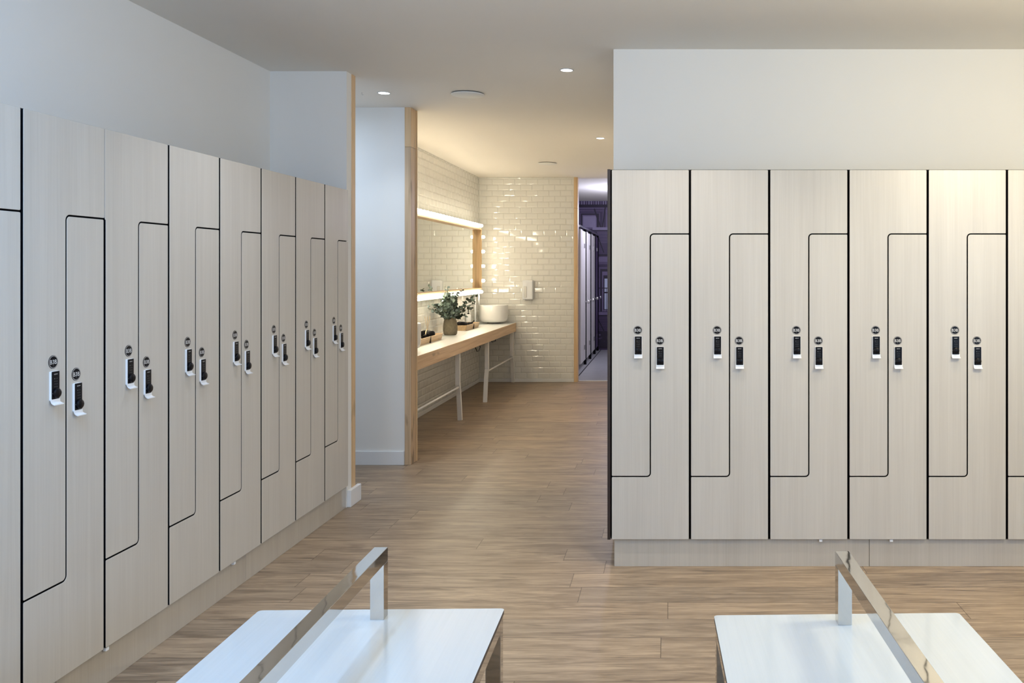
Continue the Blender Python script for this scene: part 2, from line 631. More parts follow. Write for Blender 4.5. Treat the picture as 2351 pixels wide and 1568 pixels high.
# cubicle room beyond the doorway
sbox('wall_cubicle_left', (-3.2, 11.65, 0), (-3.1, 16.3, 2.77), WALL)
sbox('wall_cubicle_front', (-3.2, 11.651, 0), (-1.253, 11.70, 2.77), WALL)
sbox('wall_cubicle_right', (-0.15, 11.65, 0), (-0.05, 16.3, 2.77), WALL)
sbox('wall_cubicle_end', (-3.2, 16.2, 0), (-0.05, 16.3, 2.77), WALL)
sbox('trim_5', (-1.262, 11.70, 0.004), (-1.250, 16.19, 0.0065), BLACK)

# ------------------------------------------------------------------ mural print on the far wall (flat by nature)
MU = [plain('print_purple_%d' % i, c, 0.5, var=0.12, vs=9) for i, c in enumerate(
    [(0.050, 0.030, 0.085), (0.016, 0.009, 0.030), (0.17, 0.13, 0.25), (0.30, 0.26, 0.42), (0.10, 0.07, 0.16), (0.55, 0.60, 0.78)])]


def wp(zx, zy):
    x = 1180 + zx / 2.904; y = 360 + zy / 2.904
    return ((x - 1535) / 2000 * 16.19, 1.47 - (y - 622) / 2000 * 16.19)


mb = MB()
layer = [0]


def quad(pts, mi):
    layer[0] += 1
    y = 16.192 - 0.0002 * layer[0]
    mb.faces([(p[0], y, p[1]) for p in pts], [tuple(range(len(pts)))], MU[mi])


def prect(x0, y0, x1, y1, mi):
    a = wp(x0, y0); b = wp(x1, y1)
    quad([(a[0], b[1]), (b[0], b[1]), (b[0], a[1]), (a[0], a[1])], mi)


def pline(x0, y0, x1, y1, w, mi):
    a = Vector(wp(x0, y0)); b = Vector(wp(x1, y1))
    d = (b - a).normalized(); n = Vector((-d.y, d.x)) * w / 2 * 0.0028
    quad([tuple(a + n), tuple(b + n), tuple(b - n), tuple(a - n)], mi)


prect(330, 285, 900, 1290, 0)
for k in range(24):
    prect(432 + k * 16, 290, 440 + k * 16, 318, 3 if k % 3 else 2)
prect(330, 318, 900, 336, 1)
prect(330, 340, 900, 346, 2)
prect(330, 352, 900, 366, 4)
prect(438, 372, 575, 480, 4)
prect(446, 378, 566, 480, 1)
prect(456, 388, 552, 480, 2)
prect(462, 396, 546, 470, 3)
for k in range(6):
    prect(590 + k * 22, 350, 600 + k * 22, 470, 2 if k % 2 else 4)
pline(535, 345, 578, 470, 10, 1)
pline(610, 330, 590, 470, 8, 1)
prect(524, 470, 900, 492, 3)
prect(524, 488, 900, 494, 1)
for k in range(15):
    prect(545, 500 + k * 10, 900, 504 + k * 10, 2 if k < 8 else 4)
pline(548, 500, 600, 640, 7, 1)
pline(720, 500, 640, 640, 7, 1)
prect(540, 650, 900, 664, 1)
prect(545, 664, 900, 718, 4)
prect(560, 668, 900, 700, 2)
prect(566, 735, 760, 1030, 4)
prect(576, 748, 750, 1030, 1)
prect(588, 765, 740, 1030, 2)
prect(596, 790, 640, 1020, 1)
prect(604, 812, 632, 1016, 5)
prect(600, 900, 640, 910, 1)
prect(640, 812, 690, 1016, 3)
prect(540, 872, 900, 878, 1)
for k in range(20):
    pline(545 + 18 * k, 878, 545 + 18 * k, 1036, 3, 1)
prect(545, 1034, 900, 1056, 2)
prect(545, 1054, 900, 1060, 1)
for k in range(9):
    prect(545, 1066 + k * 11, 900, 1070 + k * 11, 4)
pline(550, 1060, 600, 1160, 7, 1)
prect(545, 1165, 900, 1270, 1)
rm = random.Random(5)
for k in range(60):
    x, y = rm.uniform(555, 880), rm.uniform(1170, 1262)
    prect(x, y, x + rm.uniform(6, 18), y + rm.uniform(4, 12), rm.choice([0, 4, 2]))
o = mb.link('mural', normals=False)
for p in o.data.polygons:
    if p.normal.y > 0:
        p.flip()
tag(o, 'dark purple photo mural of fire escapes and windows on the far cubicle-room wall', 'mural')

# ------------------------------------------------------------------ cubicle doors
for i in range(4):
    y0 = 12.83 + i * 0.86
    last = (i == 3)
    X = -1.30
    lab = ['pale toilet cubicle door nearest the pine-trimmed doorway, half hidden by its trim',
           'second pale toilet cubicle door from the pine-trimmed doorway',
           'third pale toilet cubicle door from the pine-trimmed doorway',
           'farthest narrow toilet cubicle door, coloured dark for a reflection, next to the purple mural'][i]
    t = empty('cubicle_door', (X, y0, 0.0), lab, 'door', 'toilet cubicle doors in a row')
    y1 = 0.82 if not last else 0.62
    pm = CUBP if not last else MU[4]  # last panel takes a mural tone: dark reflection put into its colour
    MB().box((-0.02, 0.30, 0.09), (0.0, y1 - 0.015, 2.08), pm, 0.001).link('door_panel', t)
    MB().box((-0.02, 0.02, 0.09), (0.004, 0.295, 2.09), pm, 0.001).link('side_panel', t)
    MB().box((-0.03, y1 - 0.012, 0.0), (0.012, y1 + 0.022, 2.119), BLACK, 0.001).link('post', t)
    MB().box((-0.03, 0.0, 2.12), (0.0, 0.855 if not last else 0.64, 2.15), KNOBM).link('top_rail', t)
    kb = MB()
    kb.lathe([(0.0, 0.0), (0.012, 0.0), (0.012, 0.03), (0.028, 0.034), (0.034, 0.05), (0.026, 0.066), (0.0, 0.07)], KNOBM,
             (0.0, y1 - 0.08, 0.99), 18, Matrix.Rotation(R(90), 3, 'Y'))
    kb.link('knob', t)
    for zz in (0.26, 1.82):
        MB().box((0.0, y1 - 0.30, zz), (0.012, y1 - 0.22, zz + 0.07), KNOBM, 0.002).link('hinge', t)

# ------------------------------------------------------------------ lockers
LW, LH, LB = 0.3927, 1.83, 0.14
G, E = 0.0058, 0.003
Z1, Z2 = 1.513, 0.3115


def door_polys(w, s, wide_left=0.0, wide_right=0.0):
    a = fillet([(G, Z2 + E, .004), (s - E, Z2 + E, .014), (s - E, Z1 + E, .020), (w - G + wide_right, Z1 + E, .004),
                (w - G + wide_right, LH, .0015 if wide_right else .004), (G - wide_left, LH, .0015 if wide_left else .004)] +
               ([(G - wide_left, Z1, .0015), (G, Z1 - 0.004, .0015)] if wide_left else []))
    b = fillet([(G, 0, .004), (w - G, 0, .004), (w - G, Z1 - E, .004), (s + E, Z1 - E, .014), (s + E, Z2 - E, .020), (G, Z2 - E, .004)])
    return a, b


def door_mesh(name, poly):
    mb = MB()
    mb.prism(poly, 0.0, 0.013, LAM, bev=0.0008, side=BLACK)
    return mb.link(name)


def lock_parts(door, cx, cz):
    """number disc, white housing, keypad, knob and coat hook at (cx, cz) = disc centre; door face at y = 0"""
    mb = MB()
    rot = Matrix.Rotation(R(90), 3, 'X')
    mb.lathe([(0.0215, 0.0), (0.0215, 0.0012), (0.0208, 0.0016)], BLACKG, (cx, 0, cz), 40, rot)
    mb.lathe([(0.0208, 0.0016), (0.0180, 0.0016)], GREYP, (cx, 0, cz), 40, rot, smooth=False)
    mb.lathe([(0.0180, 0.0016), (0.0, 0.0016)], BLACKG, (cx, 0, cz), 40, rot, smooth=False)
    mb.text('B3B', cx, cz, 0.0300, 0.0140, -0.0019, WHITEINK)
    mb.faces([(cx - .0015, -.0019, cz - .0115), (cx, -.0019, cz - .0140), (cx + .0015, -.0019, cz - .0115)], [(0, 1, 2)], GREYP)
    mb.link('number_disc', door, normals=False)
    lx = cx + 0.0025
    t = cz - 0.0300           # top of the housing
    mb = MB()
    mb.prism(fillet([(lx - .0195, t - .094, .003), (lx + .0195, t - .094, .003), (lx + .0195, t, .003), (lx - .0195, t, .003)], 3), -0.0062, 0.0, WHITEP, bev=0.001)
    mb.link('lock_housing', door)
    mb = MB()
    mb.prism(fillet([(lx - .0172, t - .0895, .0015), (lx + .0172, t - .0895, .0015), (lx + .0172, t - .0005, .0015), (lx - .0172, t - .0005, .0015)], 2), -0.0078, -0.0055, BLACKG, bev=0.0005)
    y = -0.00805
    mb.text('ojmar', lx, t - .0095, 0.0175, 0.0050, y, WHITEINK)
    keys = ['1', '2', '3', '4', '5', '6', '7', '8', '9', '*', '0', '#']
    for r_ in range(4):
        for c_ in range(3):
            mb.text(keys[r_ * 3 + c_], lx - .0062 + .0062 * c_, t - .0235 - .0088 * r_, 0.0019, 0.0032, y, DIMINK)
    mb.faces([(lx - .0015, y, t - .0575), (lx, y, t - .0595), (lx + .0015, y, t - .0575), (lx, y, t - .0555)], [(0, 1, 2, 3)], DIMINK)
    for sx in (-1, 1):
        mb.faces([(lx + sx * .0148 + a, y, t - .0705 + b) for a, b in ((-.0009, -.0009), (.0009, -.0009), (.0009, .0009), (-.0009, .0009))], [(0, 1, 2, 3)], WHITEINK)
    mb.link('keypad', door, normals=False)
    MB().lathe([(0.0, 0.0), (0.0145, 0.0), (0.0155, 0.002), (0.0155, 0.0075), (0.0140, 0.0090), (0.0, 0.0092)], BLACKG, (lx, -0.0078, t - .0705), 28, rot).link('knob', door)
    # curved white hook below the housing
    prof = [(-0.0035, t - .0880), (-0.0045, t - .0960), (-0.0075, t - .1020), (-0.0120, t - .1060), (-0.0170, t - .1080), (-0.0200, t - .1082)]
    mb = MB()
    hw = 0.0205
    vs = []
    for sx in (-hw, hw):
        for (yy, zz) in prof:
            vs.append((lx + sx, yy, zz))
        for k, (yy, zz) in enumerate(prof):
            dy = -0.0032 if k < 2 else 0
            dz = 0.0 if k < 2 else 0.0032
            vs.append((lx + sx, yy + dy, zz + dz))
    n = len(prof)
    fs = []
    for k in range(n - 1):
        fs.append((k, k + 1, 2 * n + k + 1, 2 * n + k))
        fs.append((n + k, n + k + 1, 3 * n + k + 1, 3 * n + k))
        for off in (0, 2 * n):
            fs.append((off + k, off + k + 1, off + n + k + 1, off + n + k))
    for k in (0, n - 1):
        fs.append((k, n + k, 3 * n + k, 2 * n + k))
    mb.faces(vs, fs, WHITEP)
    mb.link('hook', door)


def make_locker(w=LW, s=LW / 2, wl=0.0, wr=0.0, depth=0.46):
    t = empty('locker_unit', (0, 0, 0))
    MB().box((0.0005, 0.016, -0.001), (w - 0.0005, depth, LH + 0.0035), BLACK).link('carcass', t)
    a, b = door_polys(w, s, wl, wr)
    da = door_mesh('upper_door', a); da.parent = t
    db = door_mesh('lower_door', b); db.parent = t
    lock_parts(da, 0.1345, 1.0365)
    lock_parts(db, 0.2435, 0.9845)
    return t


unit0 = make_locker()
# right run: six units, seen square on
rl = ['first pale locker from the black end panel in the right row',
      'second pale locker from the black end panel in the right row',
      'third pale locker from the black end panel in the right row',
      'fourth pale locker from the black end panel in the right row',
      'fifth pale locker from the black end panel, under the bright pool of light',
      'rightmost pale locker, cut off by the right edge of the photo']
for k in range(6):
    o = unit0 if k == 0 else copy_tree(unit0)
    o.location = (-0.287 + LW * k, 4.316, LB)
    tag(o, rl[k], 'locker', 'locker units of the right row')
o = MB().box((-0.303, 4.314, LB - 0.001), (-0.288, 4.86, LB + LH + 0.004), plain('dark_end_board', (0.020, 0.012, 0.012), 0.4), 0.001).link('locker_end_panel')
tag(o, 'thin near-black end board closing the left end of the right locker row', 'panel')
# left run
ll = ['leftmost locker of the left row, only a strip of it inside the frame',
      'nearest whole locker of the left row, upper door meeting its neighbour without a gap',
      'second whole locker of the left row, above the chrome-railed left bench',
      'third whole locker of the left row counted from the camera',
      'fourth whole locker of the left row counted from the camera',
      'fifth whole locker of the left row counted from the camera',
      'last but one locker of the left row before the passage',
      'last locker of the left row, slightly narrower, against the wall end']
for k in range(8):
    if k == 1:
        o = make_locker(wr=0.0048)
    elif k == 2:
        o = make_locker(wl=0.0048)
    elif k == 7:
        o = make_locker(w=0.372)
    else:
        o = copy_tree(unit0)
    o.location = (-1.985, 2.2815 + LW * k, LB)
    o.rotation_euler = (0, 0, R(90))
    tag(o, ll[k], 'locker', 'locker units of the left row')

# plinth boards
def plinth(a, b, label, loc):
    o = MB().box((0, 0, 0), (b - a, 0.018, LB - 0.004), PLINTH, 0.0012).link('locker_plinth', None, loc)
    tag(o, label, 'plinth', 'plinth boards under the lockers')
    return o


plinth(-0.270, 0.998, 'glossy pale plinth board under the right lockers, left length ending at the passage', (-0.270, 4.334, 0))
plinth(1.000, 2.07, 'glossy pale plinth board under the right lockers, right length running out of frame', (1.000, 4.334, 0))
for a, b, l in ((2.29, 2.848, 'short near piece of glossy plinth under the left lockers at the bottom frame edge'),
                (2.850, 4.128, 'middle length of glossy plinth board under the left lockers'),
                (4.130, 5.410, 'far length of glossy plinth board under the left lockers ending at the white skirting')):
    o = plinth(a, b, l, (-2.003, a, 0))
    o.rotation_euler = (0, 0, R(90))
for x, y, rz, l in ((-1.992, 3.085, 90, 'tiny white plinth clip under the nearest whole left locker'),
                    (-1.992, 3.99, 90, 'tiny white plinth clip under the third whole left locker'),
                    (1.105, 4.326, 0, 'tiny white plinth clip under the fourth right locker'),
                    (0.755, 4.326, 0, 'tiny white plinth clip under the third right locker')):
    o = MB().box((-0.008, -0.006, -0.012), (0.008, 0.007, 0.0), WHITEP, 0.001).link('plinth_clip', None, (x, y, LB - 0.002))
    o.rotation_euler = (0, 0, R(rz))
    tag(o, l, 'clip', 'white clips at the plinth top')

# ------------------------------------------------------------------ benches
def rrect(x0, y0, x1, y1, r):
    return fillet([(x0, y0, r), (x1, y0, r), (x1, y1, r), (x0, y1, r)], 4)


def make_bench(W, L, rail_x):
    """origin at the far-left corner on the floor; x to the right, -y towards the camera"""
    t = empty('changing_bench', (0, 0, 0))
    Ht, T = 0.45, 0.012
    mb = MB()
    poly = rrect(0, -L, W, 0, 0.012)
    i, j = mb.mi(BENCHM), mb.mi(DARKEDGE)
    top = [mb.bm.verts.new((p[0], p[1], Ht)) for p in poly]
    bot = [mb.bm.verts.new((p[0], p[1], Ht - T)) for p in poly]
    f = mb.bm.faces.new(top); f.material_index = i
    f = mb.bm.faces.new(bot[::-1]); f.material_index = j
    for k in range(len(poly)):
        f = mb.bm.faces.new([bot[k], bot[(k + 1) % len(poly)], top[(k + 1) % len(poly)], top[k]])
        f.material_index = j
    mb.link('bench_top', t)
    q = 0.045
    zt = Ht - T
    for (x, y) in ((0.004, -0.004 - q), (W - 0.004 - q, -0.004 - q), (0.004, -L + 0.004), (W - 0.004 - q, -L + 0.004)):
        MB().box((x, y, 0.0), (x + q, y + q, zt), CHROME, 0.002).link('leg', t)
    for x in (0.004, W - 0.004 - q):
        MB().box((x, -L + 0.004 + q, zt - q), (x + q, -0.004 - q, zt), CHROME, 0.002).link('side_beam', t)
    for y in (-0.004 - q, -L + 0.004):
        MB().box((0.004 + q, y, zt - q), (W - 0.004 - q, y + q, zt), CHROME, 0.002).link('cross_beam', t)
    r = 0.040
    y1 = -0.042; y0 = -L + 0.042
    for y in (y1 - r, y0):
        MB().box((rail_x, y, Ht), (rail_x + r, y + r, Ht + 0.161), CHROME, 0.001).link('rail_post', t)
    MB().box((rail_x, y0, Ht + 0.161), (rail_x + r, y1, Ht + 0.201), CHROME, 0.001).link('top_rail', t)
    return t


b1 = make_bench(0.735, 1.72, 0.357)
b1.location = (-1.2305, 2.618, 0)
b1.rotation_euler = (0, 0, R(1.2))
tag(b1, 'left white-topped bench on chrome legs with a raised square chrome rail', 'bench')
b2 = make_bench(0.732, 1.72, 0.352)
b2.location = (0.134, 2.580, 0)
b2.rotation_euler = (0, 0, R(1.5))
tag(b2, 'right white-topped bench in front of the right lockers with a raised chrome rail', 'bench')

# ------------------------------------------------------------------ ceiling fittings
def downlight(x, y, r, lab, power, color=(0.80, 0.90, 1.0)):
    t = empty('downlight', (x, y, CEIL), lab, 'ceiling light', 'round recessed downlights')
    mb = MB().lathe([(r * 0.92, -0.001), (r * 1.18, -0.001), (r * 1.18, -0.004), (r, -0.005), (r * 0.92, -0.001)], SKIRT, seg=36)
    mb.link('trim_ring', t)
    MB().lathe([(0.0, -0.0045), (r * 0.9, -0.0045), (r * 1.0, -0.0035)], DLGLOW, seg=36).link('lens', t)
    d = bpy.data.lights.new('downlight_lamp', 'SPOT')
    d.energy = power; d.color = color; d.spot_size = R(110); d.spot_blend = 0.8; d.shadow_soft_size = 0.035
    l = bpy.data.objects.new('downlight_lamp', d)
    COL.objects.link(l); l.parent = t; l.location = (0, 0, -0.02)
    return t


downlight(-0.628, 5.37, 0.036, 'larger bright downlight on the ceiling left of the right wall corner', 30, (1.0, 0.92, 0.80))
downlight(-1.98, 6.06, 0.038, 'bright downlight on the ceiling above the side corridor opening', 16)
downlight(-0.636, 8.12, 0.036, 'small far downlight on the washroom ceiling above the doorway', 30, (1.0, 0.86, 0.66))
downlight(1.42, 3.72, 0.038, 'warm downlight outside the frame above the fifth right locker', 38, (1.0, 0.88, 0.66))
downlight(0.0, 3.72, 0.038, 'downlight outside the frame above the first right locker', 40, (1.0, 0.90, 0.78))
downlight(-1.42, 3.72, 0.038, 'cool downlight outside the frame over the middle of the left lockers', 30, (0.80, 0.88, 1.0))
downlight(-1.42, 1.85, 0.038, 'cool downlight outside the frame over the near left lockers', 45, (0.30, 0.57, 1.0))


def speaker(x, y, r, lab):
    t = empty('ceiling_speaker', (x, y, CEIL), lab, 'speaker', 'flat round ceiling speakers')
    MB().lathe([(0.0, -0.013), (r - 0.004, -0.013), (r, -0.010), (r, -0.006), (r - 0.006, -0.006)], SPK, seg=48).link('grille', t)
    MB().lathe([(r - 0.006, -0.007), (r - 0.006, 0.0)], DARKEDGE, seg=48).link('back_ring', t)
    MB().lathe([(0.0, -0.0145), (0.003, -0.0140), (0.004, -0.013)], WHITEINK, seg=12).link('status_dot', t)


speaker(-1.404, 6.09, 0.114, 'large flat round disc on the near ceiling between two downlights')
speaker(-1.39, 10.0, 0.108, 'smaller looking flat round disc on the far washroom ceiling')
t = empty('ceiling_hook', (-2.13, 6.05, CEIL), 'tiny screw hook on the ceiling left of the corridor downlight', 'hook')
MB().tube([(0, 0, 0), (0, 0, -0.012), (0.004, 0, -0.018), (0.010, 0, -0.014)], 0.0018, KNOBM, 6).link('screw_hook', t)

# ------------------------------------------------------------------ vanity
VX0, VX1, VY0, VY1, VZ = XM + 0.012, -2.02, 6.80, YB - 0.012, 0.785
t = empty('vanity_counter', (-2.26, 9.1, 0), 'long vanity counter, white top with pine edge, along the tiled wall', 'counter')
MB().box((VX0, VY0, VZ - 0.012), (VX1 - 0.004, VY1, VZ), VTOP, 0.001).link('countertop', t, (2.26, -9.1, 0))
MB().box((VX1 - 0.03, VY0, VZ - 0.115), (VX1, VY1, VZ - 0.0005), PINEY, 0.002).link('front_board', t, (2.26, -9.1, 0))
MB().box((VX0, VY0 + 0.02, VZ - 0.10), (VX1 - 0.031, VY1 - 0.02, VZ - 0.0125), plain('counter_underside', (0.45, 0.40, 0.34), 0.7)).link('sub_frame', t, (2.26, -9.1, 0))


def bent_leg(y, kick):
    """flat white bar: plumb down to the crossbar height, then kicked along the wall"""
    w, d = 0.042, 0.034
    x1 = -2.035
    mb = MB()
    pr = [(y, VZ - 0.115), (y, 0.36), (y + kick * 0.45, 0.26), (y + kick, 0.0)]
    vs = []
    for (yy, zz) in pr:
        vs += [(x1 - w, yy - d / 2, zz), (x1, yy - d / 2, zz), (x1, yy + d / 2, zz), (x1 - w, yy + d / 2, zz)]
    fs = [(0, 1, 2, 3), (12, 13, 14, 15)]
    for k in range(3):
        for j in range(4):
            fs.append((4 * k + j, 4 * k + (j + 1) % 4, 4 * k + 4 + (j + 1) % 4, 4 * k + 4 + j))
    mb.faces(vs, fs, LEGW)
    return mb


for (ya, yb, lab) in ((6.95, 8.50, 'white bent-leg trestle under the near part of the vanity, behind the pine post'),
                      (9.86, 11.42, 'white bent-leg trestle under the far part of the vanity by the end wall')):
    tr = empty('trestle', (-2.26, (ya + yb) / 2, 0), lab, 'trestle', 'white trestles carrying the vanity')
    off = (2.26, -(ya + yb) / 2, 0)
    bent_leg(ya, -0.10).link('leg', tr, off)
    bent_leg(yb, 0.09).link('leg', tr, off)
    MB().tube([(-2.05, ya, 0.335), (-2.05, yb, 0.335)], 0.009, LEGW, 10).link('crossbar', tr, off)
    MB().box((-2.077, ya - 0.02, VZ - 0.121), (-2.035, yb + 0.02, VZ - 0.1155), LEGW).link('top_bar', tr, off)

for (y, lab) in ((9.45, 'thin dark cable loop hanging under the vanity beside the second trestle leg'),
                 (10.30, 'short dark cable end under the far part of the vanity')):
    big = y < 10
    pts = [(-2.08, y - 0.12, VZ - 0.11), (-2.07, y - 0.10, VZ - 0.145), (-2.07, y - 0.04, VZ - (0.185 if big else 0.15)), (-2.07, y + 0.05, VZ - (0.19 if big else 0.152)),
           (-2.07, y + 0.12, VZ - 0.155), (-2.08, y + 0.14, VZ - 0.11)]
    o = MB().tube(pts, 0.0045, BLACKG, 8).link('cable')
    tag(o, lab, 'cable')


def smooth_pts(p0, p1, p2, n=12):
    out = []
    for k in range(n + 1):
        t_ = k / n
        out.append(tuple((1 - t_) ** 2 * a + 2 * t_ * (1 - t_) * b + t_ * t_ * c for a, b, c in zip(p0, p1, p2)))
    return out


# basins and taps
def basin(y, lab):
    t = empty('vessel_basin', (-2.272, y, VZ), lab, 'basin', 'white vessel basins on the vanity')
    r = 0.182
    pr = [(0.0, 0.020), (0.10, 0.020), (0.145, 0.026), (0.168, 0.042), (r - 0.003, 0.070), (r, 0.11), (r, 0.238), (r - 0.003, 0.243), (r - 0.010, 0.243),
          (r - 0.013, 0.238), (r - 0.014, 0.11), (0.15, 0.06), (0.10, 0.045), (0.0, 0.042)]
    MB().lathe(pr, CERAMIC, seg=56).link('bowl', t)
    MB().lathe([(0.0, 0.0), (0.085, 0.0), (0.085, 0.0195), (0.0, 0.0195)], GREYP, seg=36).link('foot', t)
    MB().lathe([(0.0, 0.046), (0.022, 0.046), (0.024, 0.044)], KNOBM, seg=20).link('drain', t)


basin(11.325, 'white round vessel basin at the far end of the vanity')
basin(7.33, 'white round vessel basin mostly hidden behind the pine post')


def tap(y, lab):
    t = empty('gooseneck_tap', (-2.478, y, VZ), lab, 'tap', 'white gooseneck taps')
    pts = [(0, 0, 0.0), (0, 0, 0.15), (0, 0, 0.30)]
    rr = 0.034
    for k in range(13):
        a = PI - PI * k / 12
        pts.append((rr + rr * math.cos(a), -0.10 * k / 12, 0.33 + 0.07 * math.sin(a)))
    pts.append((2 * rr, -0.10, 0.25))
    MB().tube(pts, 0.0105, WHITEP, 14).link('spout', t)
    MB().lathe([(0.0, 0), (0.020, 0), (0.020, 0.008), (0.012, 0.012)], WHITEP, seg=20).link('base_flange', t)
    MB().tube([(0.0, 0.012, 0.05), (0.0, 0.05, 0.062)], 0.005, WHITEP, 8).link('lever', t)


tap(11.17, 'slim white gooseneck tap beside the far basin')

# mirror cabinet with bulbs all round
t = empty('mirror', (-2.45, 9.15, 1.62), 'long pine-framed mirror over the vanity ringed with glowing bulbs', 'mirror')
off = (2.45, -9.15, -1.62)
GX, MY0, MY1, MZ0, MZ1 = -2.452, 7.16, 11.15, 1.255, 1.995
mb = MB()
mb.box((GX - 0.004, MY0, MZ0), (GX, 9.018, MZ1), MIRROR)
mb.box((GX - 0.004, 9.022, MZ0), (GX, MY1, MZ1), MIRROR)
mb.link('mirror_glass', t, off)
mb = MB()
mb.box((GX - 0.060, MY0 - 0.02, MZ0 - 0.02), (GX - 0.006, MY1 + 0.02, MZ1 + 0.02), PINEY)
for a, b in (((MY0 - .02, MZ0 - .02), (MY1 + .02, MZ0)), ((MY0 - .02, MZ1), (MY1 + .02, MZ1 + .02))):
    mb.box((GX - 0.006, a[0], a[1]), (GX + 0.058, b[0], b[1]), PINEY, 0.0015)
mb.box((GX - 0.006, MY1, MZ0), (GX + 0.058, MY1 + 0.02, MZ1), PINEV, 0.0015)
mb.box((GX - 0.006, MY0 - 0.02, MZ0), (GX + 0.058, MY0, MZ1), PINEV, 0.0015)
mb.link('mirror_frame', t, off)


mb = MB()
for a, b in (((MY0 - .078, MZ0 - .078), (MY1 + .078, MZ0 - .022)), ((MY0 - .078, MZ1 + .022), (MY1 + .078, MZ1 + .078)),
             ((MY0 - .078, MZ0 - .022), (MY0 - .022, MZ1 + .022)), ((MY1 + .022, MZ0 - .022), (MY1 + .078, MZ1 + .022))):
    mb.box((GX - 0.055, a[0], a[1]), (GX + 0.030, b[0], b[1]), LEGW, 0.0015)
mb.link('light_board', t, off)


def bulb_at(y, z, dy, dz, first=[]):
    if not first:
        mb = MB()
        pr = [(0.008, 0.0), (0.0085, 0.011), (0.013, 0.018), (0.0185, 0.029), (0.0200, 0.040), (0.0170, 0.052), (0.0095, 0.059), (0.0, 0.061)]
        mb.lathe(pr, BULB, seg=14)
        o = mb.link('bulb', t)
        s_ = MB().lathe([(0.013, 0.0), (0.013, 0.010), (0.0095, 0.0105)], BRASS, seg=14).link('socket', o)
        first.append(o)
    else:
        o = copy_tree(first[0], t)
    o.location = (GX + 0.031 + 2.45, y - 9.15, z - 1.62)
    o.rotation_euler = (0, R(90), 0)


n = 32
for k in range(n):
    y = MY0 + 0.07 + (MY1 - MY0 - 0.14) * k / (n - 1)
    bulb_at(y, MZ1 + 0.050, 0, 1)
    bulb_at(y, MZ0 - 0.050, 0, -1)
for k in range(4):
    z = MZ0 + 0.09 + k * 0.187
    bulb_at(MY1 + 0.050, z, 1, 0)
    bulb_at(MY0 - 0.050, z, -1, 0)

# soap dispenser on end wall
t = empty('soap_dispenser', (-1.852, YB - 0.012, 1.22), 'white wall-mounted soap dispenser on the tiled end wall', 'dispenser')
mb = MB()
mb.prism(fillet([(-0.068, -0.128, 0.014), (0.068, -0.128, 0.014), (0.068, 0.128, 0.014), (-0.068, 0.128, 0.014)], 4), -0.10, 0.0, WHITEP, bev=0.010)
mb.link('dispenser_body', t)
mb = MB()
mb.prism(fillet([(-0.052, -0.10, 0.008), (-0.012, -0.10, 0.008), (-0.012, 0.05, 0.008), (-0.052, 0.05, 0.008)], 3), -0.108, -0.1, plain('pale_window', (0.70, 0.69, 0.66), 0.2), bev=0.003)
mb.link('level_window', t)
MB().box((-0.03, -0.095, -0.137), (0.03, -0.04, -0.128), GREYP, 0.002).link('nozzle', t)

# ------------------------------------------------------------------ things on the vanity
def tray(x0, x1, y0, y1, lab):
    t = empty('wooden_tray', ((x0 + x1) / 2, (y0 + y1) / 2, VZ), lab, 'tray', 'pale wooden trays on the vanity')
    hx, hy = (x1 - x0) / 2, (y1 - y0) / 2
    MB().box((-hx, -hy, 0.004), (hx, hy, 0.012), TRAYW).link('tray_bottom', t)
    for s in (-1, 1):
        for (ax, w_, h_) in (('x', hx, 0.062), ('y', hy, 0.062)):
            mb = MB()
            if ax == 'x':
                vs = [(s * (hx), -hy, 0.0), (s * (hx), hy, 0.0), (s * (hx + 0.015), hy + 0.015, h_), (s * (hx + 0.015), -hy - 0.015, h_),
                      (s * (hx - 0.01), -hy, 0.0), (s * (hx - 0.01), hy, 0.0), (s * (hx + 0.005), hy + 0.015, h_), (s * (hx + 0.005), -hy - 0.015, h_)]
            else:
                vs = [(-hx, s * hy, 0.0), (hx, s * hy, 0.0), (hx + 0.015, s * (hy + 0.015), h_), (-hx - 0.015, s * (hy + 0.015), h_),
                      (-hx, s * (hy - 0.01), 0.0), (hx, s * (hy - 0.01), 0.0), (hx + 0.015, s * (hy + 0.005), h_), (-hx - 0.015, s * (hy + 0.005), h_)]
            mb.faces(vs, [(0, 1, 2, 3), (7, 6, 5, 4), (3, 2, 6, 7), (0, 4, 5, 1), (1, 5, 6, 2), (0, 3, 7, 4)], TRAYW)
            mb.link('tray_side', t)
    MB().box((hx - 0.004, 0.02, 0.0), (hx + 0.0175, 0.026, 0.063), DARKEDGE).link('side_joint', t)
    return t


tray(-2.46, -2.275, 7.80, 8.72, 'pale wooden tray left of the vase holding a black hair dryer')
tray(-2.47, -2.320, 9.97, 10.62, 'pale wooden tray right of the vase, in front of the far basin')


def dryer(loc, rot, lab, ring=True, s=1.0):
    t = empty('hair_dryer', loc, lab, 'hair dryer', 'black hair dryers in the trays')
    t.rotation_euler = rot
    t.scale = (s, s, s)
    A = Matrix.Rotation(R(90), 3, 'Y')
    mb = MB().lathe([(0.0, -0.080), (0.022, -0.078), (0.034, -0.066), (0.041, -0.040), (0.043, 0.0), (0.039, 0.035), (0.030, 0.060), (0.028, 0.085), (0.024, 0.086), (0.0, 0.070)], BLACKG, (0, 0, 0), 28, A)
    mb.link('barrel', t)
    if ring:
        MB().lathe([(0.0435, -0.004), (0.0455, 0.0), (0.0435, 0.006)], GOLD, (0, 0, 0), 28, A).link('gold_band', t)
    MB().tube([(-0.01, 0.03, -0.004), (0.0, 0.08, -0.012), (0.012, 0.13, -0.018)], [0.019, 0.016, 0.017], BLACKG, 14).link('handle', t)
    MB().tube(smooth_pts((0.012, 0.13, -0.018), (0.05, 0.20, 0.0), (0.02, 0.26, -0.022)), 0.004, BLACKG, 8).link('cord', t)


